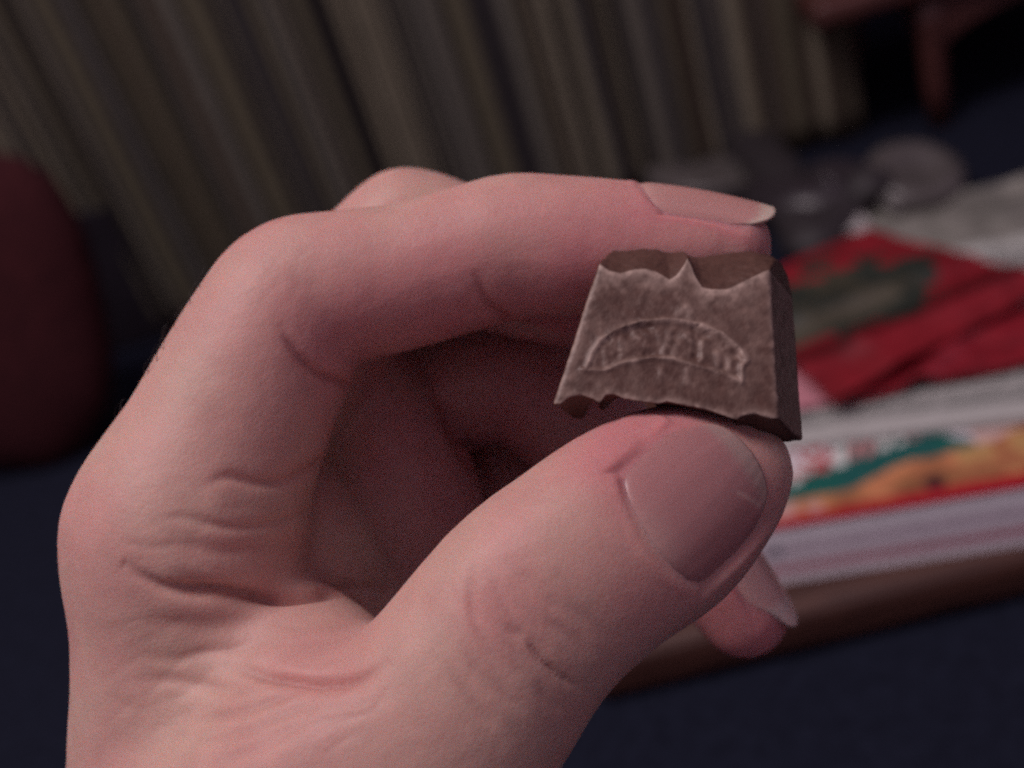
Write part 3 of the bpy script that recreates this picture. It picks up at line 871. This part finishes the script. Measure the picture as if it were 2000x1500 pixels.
# seat each nail plate on the finger, press the flesh down under it
RED = np.zeros(len(V))
def nail_local(nf):
    q = V - nf['P0']
    t = q @ nf['a'] / nf['L']; x = q @ nf['w']; z = q @ nf['n']
    xr = np.clip(x / nf['R'], -0.999, 0.999)
    s = np.arcsin(xr) * 2 * nf['R'] / nf['W']
    zs = nf['R'] * (np.sqrt(1 - xr * xr) - 1) - nf['arch'] * (t - 0.35) ** 2 * nf['L']
    near = (z > -nf['R']) & (z < 8) & (t > -0.4) & (t < 1.25) & (np.abs(x) < nf['R'] * 0.98)
    return s, t, x, z - zs, near
for nm, nf in NAILS.items():
    for it in range(4):
        s, t, x, hgt, near = nail_local(nf)
        k = near & (np.abs(s) < 0.75) & (t > -0.02) & (t < 0.62) & (N @ nf['n'] > 0.2)
        M = np.stack([np.ones(k.sum()), (t[k] - 0.3) * nf['L'], x[k]], 1)
        cf = np.linalg.lstsq(M, hgt[k], rcond=None)[0]
        nf['P0'] = nf['P0'] + nf['n'] * (cf[0] - 0.3 * nf['L'] * cf[1] * 0.6 + (0.05 if it == 3 else 0))
        n2_ = nf['n'] - nf['a'] * cf[1] * 0.6 - nf['w'] * cf[2] * 0.5
        a2 = nf['a'] + nf['n'] * cf[1] * 0.6; a2 /= np.linalg.norm(a2)
        n2_ -= n2_.dot(a2) * a2; n2_ /= np.linalg.norm(n2_)
        nf['a'], nf['n'], nf['w'] = a2, n2_, np.cross(n2_, a2)
    s, t, x, hgt, near = nail_local(nf)
    wide = nf['W'] / 2
    rt = 0.17 * np.clip(np.abs(s), 0, 1) ** 2
    e = np.maximum((np.abs(s) - 1), np.maximum(rt - t, t - 0.97) * nf['L'] / wide)    # <0 within the plate
    side_e = (np.abs(s) - 1) > np.maximum(rt - t, t - 0.97) * nf['L'] / wide
    k = 1 - np.clip((e + 0.03) / np.where(side_e | (t > 0.5), 0.28, 0.20), 0, 1); k = k * k * (3 - 2 * k) * near
    V -= nf['n'] * (np.maximum(hgt + 0.28, 0) * k)[:, None]
    fold = np.exp(-((e - 0.17) / 0.10) ** 2) * near * (t < 0.75)
    V += nf['n'] * (np.clip(0.15 - hgt, 0, 1.0) * fold * 0.5)[:, None]
    RED = np.maximum(RED, np.exp(-(np.clip(e, 0, 9) / 0.7) ** 2) * near * 0.6)

# skin creases (u, v polylines, width px, depth mm)
CREASES = [
    ([(545, 630), (556, 655), (585, 695), (620, 728), (670, 750), (740, 775), (800, 800)], 9, 0.65),
    ([(925, 530), (938, 552), (950, 585), (968, 606), (1000, 626), (1050, 650), (1090, 665)], 8, 0.55),
    ([(905, 575), (925, 610), (950, 635)], 10, 0.15),
    ([(240, 1100), (300, 1138), (340, 1150), (430, 1158), (540, 1164), (620, 1155), (690, 1150), (760, 1150)], 11, 1.6),
    ([(330, 1115), (400, 1140), (480, 1150)], 12, 0.25),
    ([(380, 960), (440, 932), (500, 942), (560, 938), (620, 905), (700, 860)], 10, 0.48),
    ([(340, 1010), (400, 1022), (470, 1030), (560, 1015), (640, 980)], 10, 0.34),
    ([(300, 1060), (420, 1075), (520, 1068), (620, 1055)], 16, 0.30),
    ([(440, 1300), (540, 1322), (630, 1334), (700, 1326), (760, 1290)], 10, 0.9),
    ([(240, 1270), (330, 1290), (420, 1270), (470, 1262), (560, 1235)], 12, 0.22),
    ([(240, 1330), (350, 1330), (440, 1345), (520, 1340)], 12, 0.28),
    ([(330, 1400), (420, 1400), (480, 1385), (560, 1360), (640, 1335)], 12, 0.35),
    ([(360, 1455), (440, 1440), (560, 1395), (650, 1345)], 13, 0.25),
    ([(400, 1500), (500, 1460), (620, 1380)], 13, 0.20),
    ([(260, 1200), (360, 1220), (460, 1215), (560, 1200)], 16, 0.22),
    # thumb joint
    ([(925, 1090), (920, 1160), (930, 1220), (955, 1265), (1000, 1320)], 7, 0.24),
    ([(1010, 1225), (1035, 1260), (1070, 1300), (1110, 1330), (1150, 1352)], 6, 0.42),
    ([(950, 1110), (985, 1180), (1020, 1240)], 7, 0.15),
    ([(985, 1215), (1005, 1235), (1030, 1240)], 8, 0.22),
    ([(870, 1290), (900, 1340), (940, 1390), (990, 1440)], 9, 0.22),
    ([(905, 1255), (935, 1310), (985, 1360), (1040, 1400)], 9, 0.18),
    ([(1060, 1210), (1110, 1240), (1160, 1290)], 10, 0.16),
    ([(1090, 1170), (1150, 1210), (1210, 1270)], 10, 0.12),
    ([(1000, 1100), (1060, 1150), (1100, 1210)], 12, 0.10),
    ([(1040, 1330), (1080, 1375), (1110, 1390)], 9, 0.18),
    # ring finger joint in the shade
    ([(855, 765), (880, 820), (915, 885), (965, 950)], 14, 1.2),
]
rw = np.random.default_rng(17)
def fine(cu, cv, su, sv, ang, n_, ln, dmin, dmax, jit=0.25, wd=6):
    for _ in range(n_):
        x, y = cu + rw.uniform(-1, 1) * su, cv + rw.uniform(-1, 1) * sv
        a = math.radians(ang) + rw.normal(0, jit); L_ = ln * rw.uniform(0.5, 1.3); bend = rw.normal(0, 0.12) * L_
        dx, dy = math.cos(a), math.sin(a)
        CREASES.append(([(x - dx * L_ / 2, y - dy * L_ / 2), (x - dy * bend, y + dx * bend), (x + dx * L_ / 2, y + dy * L_ / 2)], wd, 0.5 * rw.uniform(dmin, dmax)))
fine(1010, 1230, 110, 120, 52, 26, 140, 0.04, 0.11, 0.2, 5)        # thumb joint, across the thumb
fine(1010, 1230, 110, 120, -40, 8, 80, 0.03, 0.06)
fine(420, 1080, 190, 150, 6, 30, 190, 0.04, 0.11)          # index root
fine(430, 1330, 200, 110, -8, 30, 190, 0.04, 0.12)         # web
fine(640, 1400, 160, 70, -32, 14, 170, 0.05, 0.13)
fine(620, 690, 80, 70, 38, 12, 90, 0.04, 0.10)             # finger joints
fine(960, 590, 50, 60, 60, 8, 70, 0.04, 0.08)
fine(520, 520, 70, 80, -50, 14, 80, 0.03, 0.07)
N = vnormals(V, Q)
u, v, dep = project(V)
view = -V / np.linalg.norm(V, axis=1)[:, None]
facing = np.clip((N * view).sum(1) * 4, 0, 1)
disp = np.zeros(len(V)); PINK = np.zeros(len(V))
wob = 6 * noise3(V, 201, 0.25)
FI = np.where((facing > 0) & (dep < 186))[0]
uF, vF, dF = u[FI], v[FI], dep[FI]
for pts, wd, dm in CREASES:
    box = (uF > min(p[0] for p in pts) - 80) & (uF < max(p[0] for p in pts) + 80) & (vF > min(p[1] for p in pts) - 80) & (vF < max(p[1] for p in pts) + 80)
    deep = 185 if pts[0] == (855, 765) else 150
    box &= dF < deep
    i = FI[box]
    if len(i) == 0: continue
    P2 = spline(np.array(pts, float), 5).tolist()
    d, fr = poly_dist(u[i] + wob[i] * 0.5, v[i] + wob[i] * 0.5, P2)
    taper = np.clip(np.minimum(fr, 1 - fr) / 0.36, 0, 1); taper = taper * taper * (3 - 2 * taper) * 0.9 + 0.1 * (taper > 0)
    g = -dm * np.exp(-(d / wd) ** 2) - 0.25 * dm * np.exp(-(d / (2.6 * wd)) ** 2) + 0.08 * dm * np.exp(-((d - 3.0 * wd) / (1.8 * wd)) ** 2)
    disp[i] += g * taper * facing[i]
    PINK[i] = np.maximum(PINK[i], np.exp(-(d / (wd * 1.1)) ** 2) * taper * min(1, dm * 1.6))
disp += 0.16 * fbm(V, 210, 0.12, 2) + 0.016 * noise3(V, 220, 1.2)
V = V + N * disp[:, None]

# skin tone: redder finger ends, knuckles and creases
u, v, dep = project(V)
def blob(uu, vv, r, d0=105, d1=152):
    return np.exp(-((u - uu) ** 2 + (v - vv) ** 2) / r ** 2) * ((dep > d0) & (dep < d1))
red = 0.75 * blob(1330, 470, 210) + 0.55 * blob(1100, 560, 150) + 0.7 * blob(1240, 830, 120) + 0.35 * blob(960, 1190, 90) + 0.30 * blob(480, 470, 90) + 0.25 * blob(170, 1000, 110) + 0.3 * blob(640, 1330, 120)
red += 0.30 * blob(800, 520, 330) + 0.3 * blob(1250, 950, 170)
red += 0.5 * blob(1450, 1190, 160, 150, 175) + 0.45 * blob(830, 680, 170) + 0.3 * blob(640, 700, 140)
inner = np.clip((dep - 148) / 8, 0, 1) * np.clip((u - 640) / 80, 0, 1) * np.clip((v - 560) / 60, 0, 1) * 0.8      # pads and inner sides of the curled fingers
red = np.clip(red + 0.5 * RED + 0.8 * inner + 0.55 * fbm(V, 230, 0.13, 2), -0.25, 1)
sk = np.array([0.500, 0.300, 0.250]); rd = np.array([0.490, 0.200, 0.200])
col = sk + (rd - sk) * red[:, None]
col = col * (1 - 0.22 * PINK[:, None] * np.array([0.25, 0.9, 0.9]))
col *= (1 + 0.10 * fbm(V, 240, 0.4, 2))[:, None]

def skin_mat():
    mt, nt, p = new_mat('skin')
    at = node(nt, 'ShaderNodeAttribute', attribute_name='Col')
    tc = node(nt, 'ShaderNodeTexCoord')
    nt.links.new(at.outputs['Color'], p.inputs['Base Color'])
    p.inputs['Subsurface Weight'].default_value = 0.55
    p.inputs['Subsurface Radius'].default_value = (1.0, 0.36, 0.22)
    p.inputs['Subsurface Scale'].default_value = 0.0028
    p.inputs['Roughness'].default_value = 0.56
    p.inputs['Specular IOR Level'].default_value = 0.38
    vo = node(nt, 'ShaderNodeTexVoronoi', feature='DISTANCE_TO_EDGE'); vo.inputs['Scale'].default_value = 1100
    mp = node(nt, 'ShaderNodeMapping'); mp.inputs['Scale'].default_value = (1.0, 0.75, 1.35)
    nt.links.new(tc.outputs['Object'], mp.inputs['Vector']); nt.links.new(mp.outputs['Vector'], vo.inputs['Vector'])
    nz = node(nt, 'ShaderNodeTexNoise'); nz.inputs['Scale'].default_value = 420; nz.inputs['Detail'].default_value = 5
    nt.links.new(tc.outputs['Object'], nz.inputs['Vector'])
    ad = node(nt, 'ShaderNodeMath', operation='MULTIPLY_ADD'); ad.inputs[1].default_value = 0.6
    cl = node(nt, 'ShaderNodeMath', operation='MINIMUM'); cl.inputs[1].default_value = 0.25
    nt.links.new(vo.outputs['Distance'], cl.inputs[0]); nt.links.new(cl.outputs[0], ad.inputs[0]); nt.links.new(nz.outputs['Fac'], ad.inputs[2])
    b = node(nt, 'ShaderNodeBump'); b.inputs['Strength'].default_value = 0.22; b.inputs['Distance'].default_value = 0.0004
    nt.links.new(ad.outputs[0], b.inputs['Height']); nt.links.new(b.outputs['Normal'], p.inputs['Normal'])
    return mt
HO = to_world(cam_pt(480, 1900, 154))
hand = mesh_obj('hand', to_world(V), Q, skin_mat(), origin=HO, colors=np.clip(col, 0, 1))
tag(hand, 'pale bare left hand pinching a chocolate piece between thumb and index finger', 'hand')

# nails
def nail_mat():
    mt, nt, p = new_mat('nail')
    at = node(nt, 'ShaderNodeAttribute', attribute_name='Col')
    nt.links.new(at.outputs['Color'], p.inputs['Base Color'])
    p.inputs['Roughness'].default_value = 0.34; p.inputs['Specular IOR Level'].default_value = 0.5
    p.inputs['Subsurface Weight'].default_value = 0.3; p.inputs['Subsurface Scale'].default_value = 0.0012
    p.inputs['Subsurface Radius'].default_value = (1.0, 0.4, 0.3)
    return mt
nm_ = nail_mat()
def build_nail(nf, bed, free, label, free_at=0.86, marks=None, tipr=0.10, narrow=0.12):
    ns, nt_ = 41, 61
    S, T = np.meshgrid(np.linspace(-1, 1, ns), np.linspace(0, 1, nt_), indexing='ij')
    # rounded root and rounded free edge
    T2 = T * (1 - tipr * S ** 2 - tipr * S ** 4) + (1 - T) * (0.12 * S ** 2 + 0.05 * S ** 4)
    S2 = S * (1 - narrow * (T - 0.45) ** 2 * 4 * (T > 0.45))
    top = nail_pt(nf, S2, T2)
    P1 = np.stack([S.ravel() * 4.2, T.ravel() * 0.5, np.zeros(S.size)], 1)
    top = top + nf['n'] * (0.05 * fbm(P1, 301, 2.0, 2).reshape(S.shape))[..., None]
    top = top - nf['n'] * (0.42 * np.abs(S) ** 10 * np.clip((0.9 - T) / 0.25, 0, 1) + 0.45 * np.exp(-T / 0.035))[..., None]
    bot = top - nf['n'] * 0.40
    fe = 1 / (1 + np.exp(-(T - free_at - 0.05 * S ** 2) * 60))
    lun = np.exp(-((T + 0.0) / 0.16) ** 2 - (S / 0.55) ** 2)
    c = np.array(bed)[None, None] * (1 + 0.10 * fbm(P1, 311, 1.1, 3).reshape(S.shape))[..., None]
    c = c + (np.array([0.50, 0.36, 0.30]) - c) * (0.35 * lun)[..., None]
    c = c + (np.array(free) - c) * fe[..., None]
    if marks: c = marks(S, T, c)
    Vn = np.concatenate([top.reshape(-1, 3), bot.reshape(-1, 3)]); nb = ns * nt_
    Ft = grid_faces(ns, nt_)
    I = np.arange(nb).reshape(ns, nt_)
    ring = np.concatenate([I[:, 0], I[-1, 1:], I[-2::-1, -1], I[0, -2:0:-1]]); r2 = np.roll(ring, -1)
    fs = np.concatenate([Ft, (Ft + nb)[:, ::-1], np.stack([ring, ring + nb, r2 + nb, r2], 1)])
    f0_ = fs[0]; nn = np.cross(Vn[f0_[1]] - Vn[f0_[0]], Vn[f0_[3]] - Vn[f0_[0]])
    if nn.dot(nf['n']) < 0: fs = fs[:, ::-1]
    cc = c.reshape(-1, 3)
    o = mesh_obj('nail', to_world(Vn), fs, nm_, hand, colors=np.clip(np.concatenate([cc, cc]), 0, 1))
    o['label'] = label
def thumb_marks(S, T, c):
    d = np.abs((T - 0.72) - 0.28 * (-S - 0.30)); k = np.exp(-(d / 0.02) ** 2) * ((-S) > 0.28) * ((-S) < 0.85)
    return c + (np.array([0.50, 0.36, 0.31]) - c) * (0.55 * k)[..., None]
build_nail(NAILS['thumb'], (0.35, 0.165, 0.160), (0.35, 0.235, 0.205), 'broad thumbnail with a pale worn free edge', 0.86, thumb_marks, 0.05, 0.26)
build_nail(NAILS['index'], (0.46, 0.24, 0.215), (0.56, 0.44, 0.36), 'long index fingernail seen from the side', 0.88)
build_nail(NAILS['ring'], (0.52, 0.30, 0.27), (0.56, 0.42, 0.37), 'long pointed fingernail below the thumb', 0.74, None, 0.12, 0.45)

# a few dark hairs on the back of the index finger
from mathutils.bvhtree import BVHTree
def hairs():
    me = hand.data
    u, v, dep = project(V)
    Nn = vnormals(V, Q)
    side = np.where((u > 225) & (u < 420) & (v > 545) & (v < 860) & (dep < 150) & (np.abs((Nn * (-V / np.linalg.norm(V, axis=1)[:, None])).sum(1)) < 0.30) & (Nn[:, 0] < -0.3))[0]
    r = np.random.default_rng(5)
    wgt = np.exp(-((v[side] - 655) / 70) ** 2) + 0.12
    pick = r.choice(side, 46, replace=False, p=wgt / wgt.sum())
    verts = []; faces = []
    for i in pick:
        p = V[i]; nn = Nn[i]
        tdir = np.array([0.45, 0.75, 0.1]) + r.normal(0, 0.3, 3); tdir -= tdir.dot(nn) * nn; tdir /= np.linalg.norm(tdir)
        L = r.uniform(1.2, 2.8); b = len(verts); seg = 5
        s1 = np.cross(nn, tdir)
        for k in range(seg + 1):
            f = k / seg
            c = p + nn * (L * 0.55 * math.sin(f * 2.0)) * 0.7 + tdir * L * f - nn * 0.1
            rr = 0.045 * (1 - 0.8 * f)
            for q in range(3):
                a = 2 * math.pi * q / 3
                verts.append(c + rr * (s1 * math.cos(a) + nn * math.sin(a)))
        for k in range(seg):
            for q in range(3):
                q2 = (q + 1) % 3
                faces.append([b + 3 * k + q, b + 3 * k + q2, b + 3 * k + 3 + q2, b + 3 * k + 3 + q])
    o = mesh_obj('finger_hair', to_world(np.array(verts)), faces, plain('dark_hair', (0.02, 0.014, 0.012), 0.5), hand)
    o['kind'] = 'stuff'; o['label'] = 'fine dark hairs on the back of the index finger'
hairs()
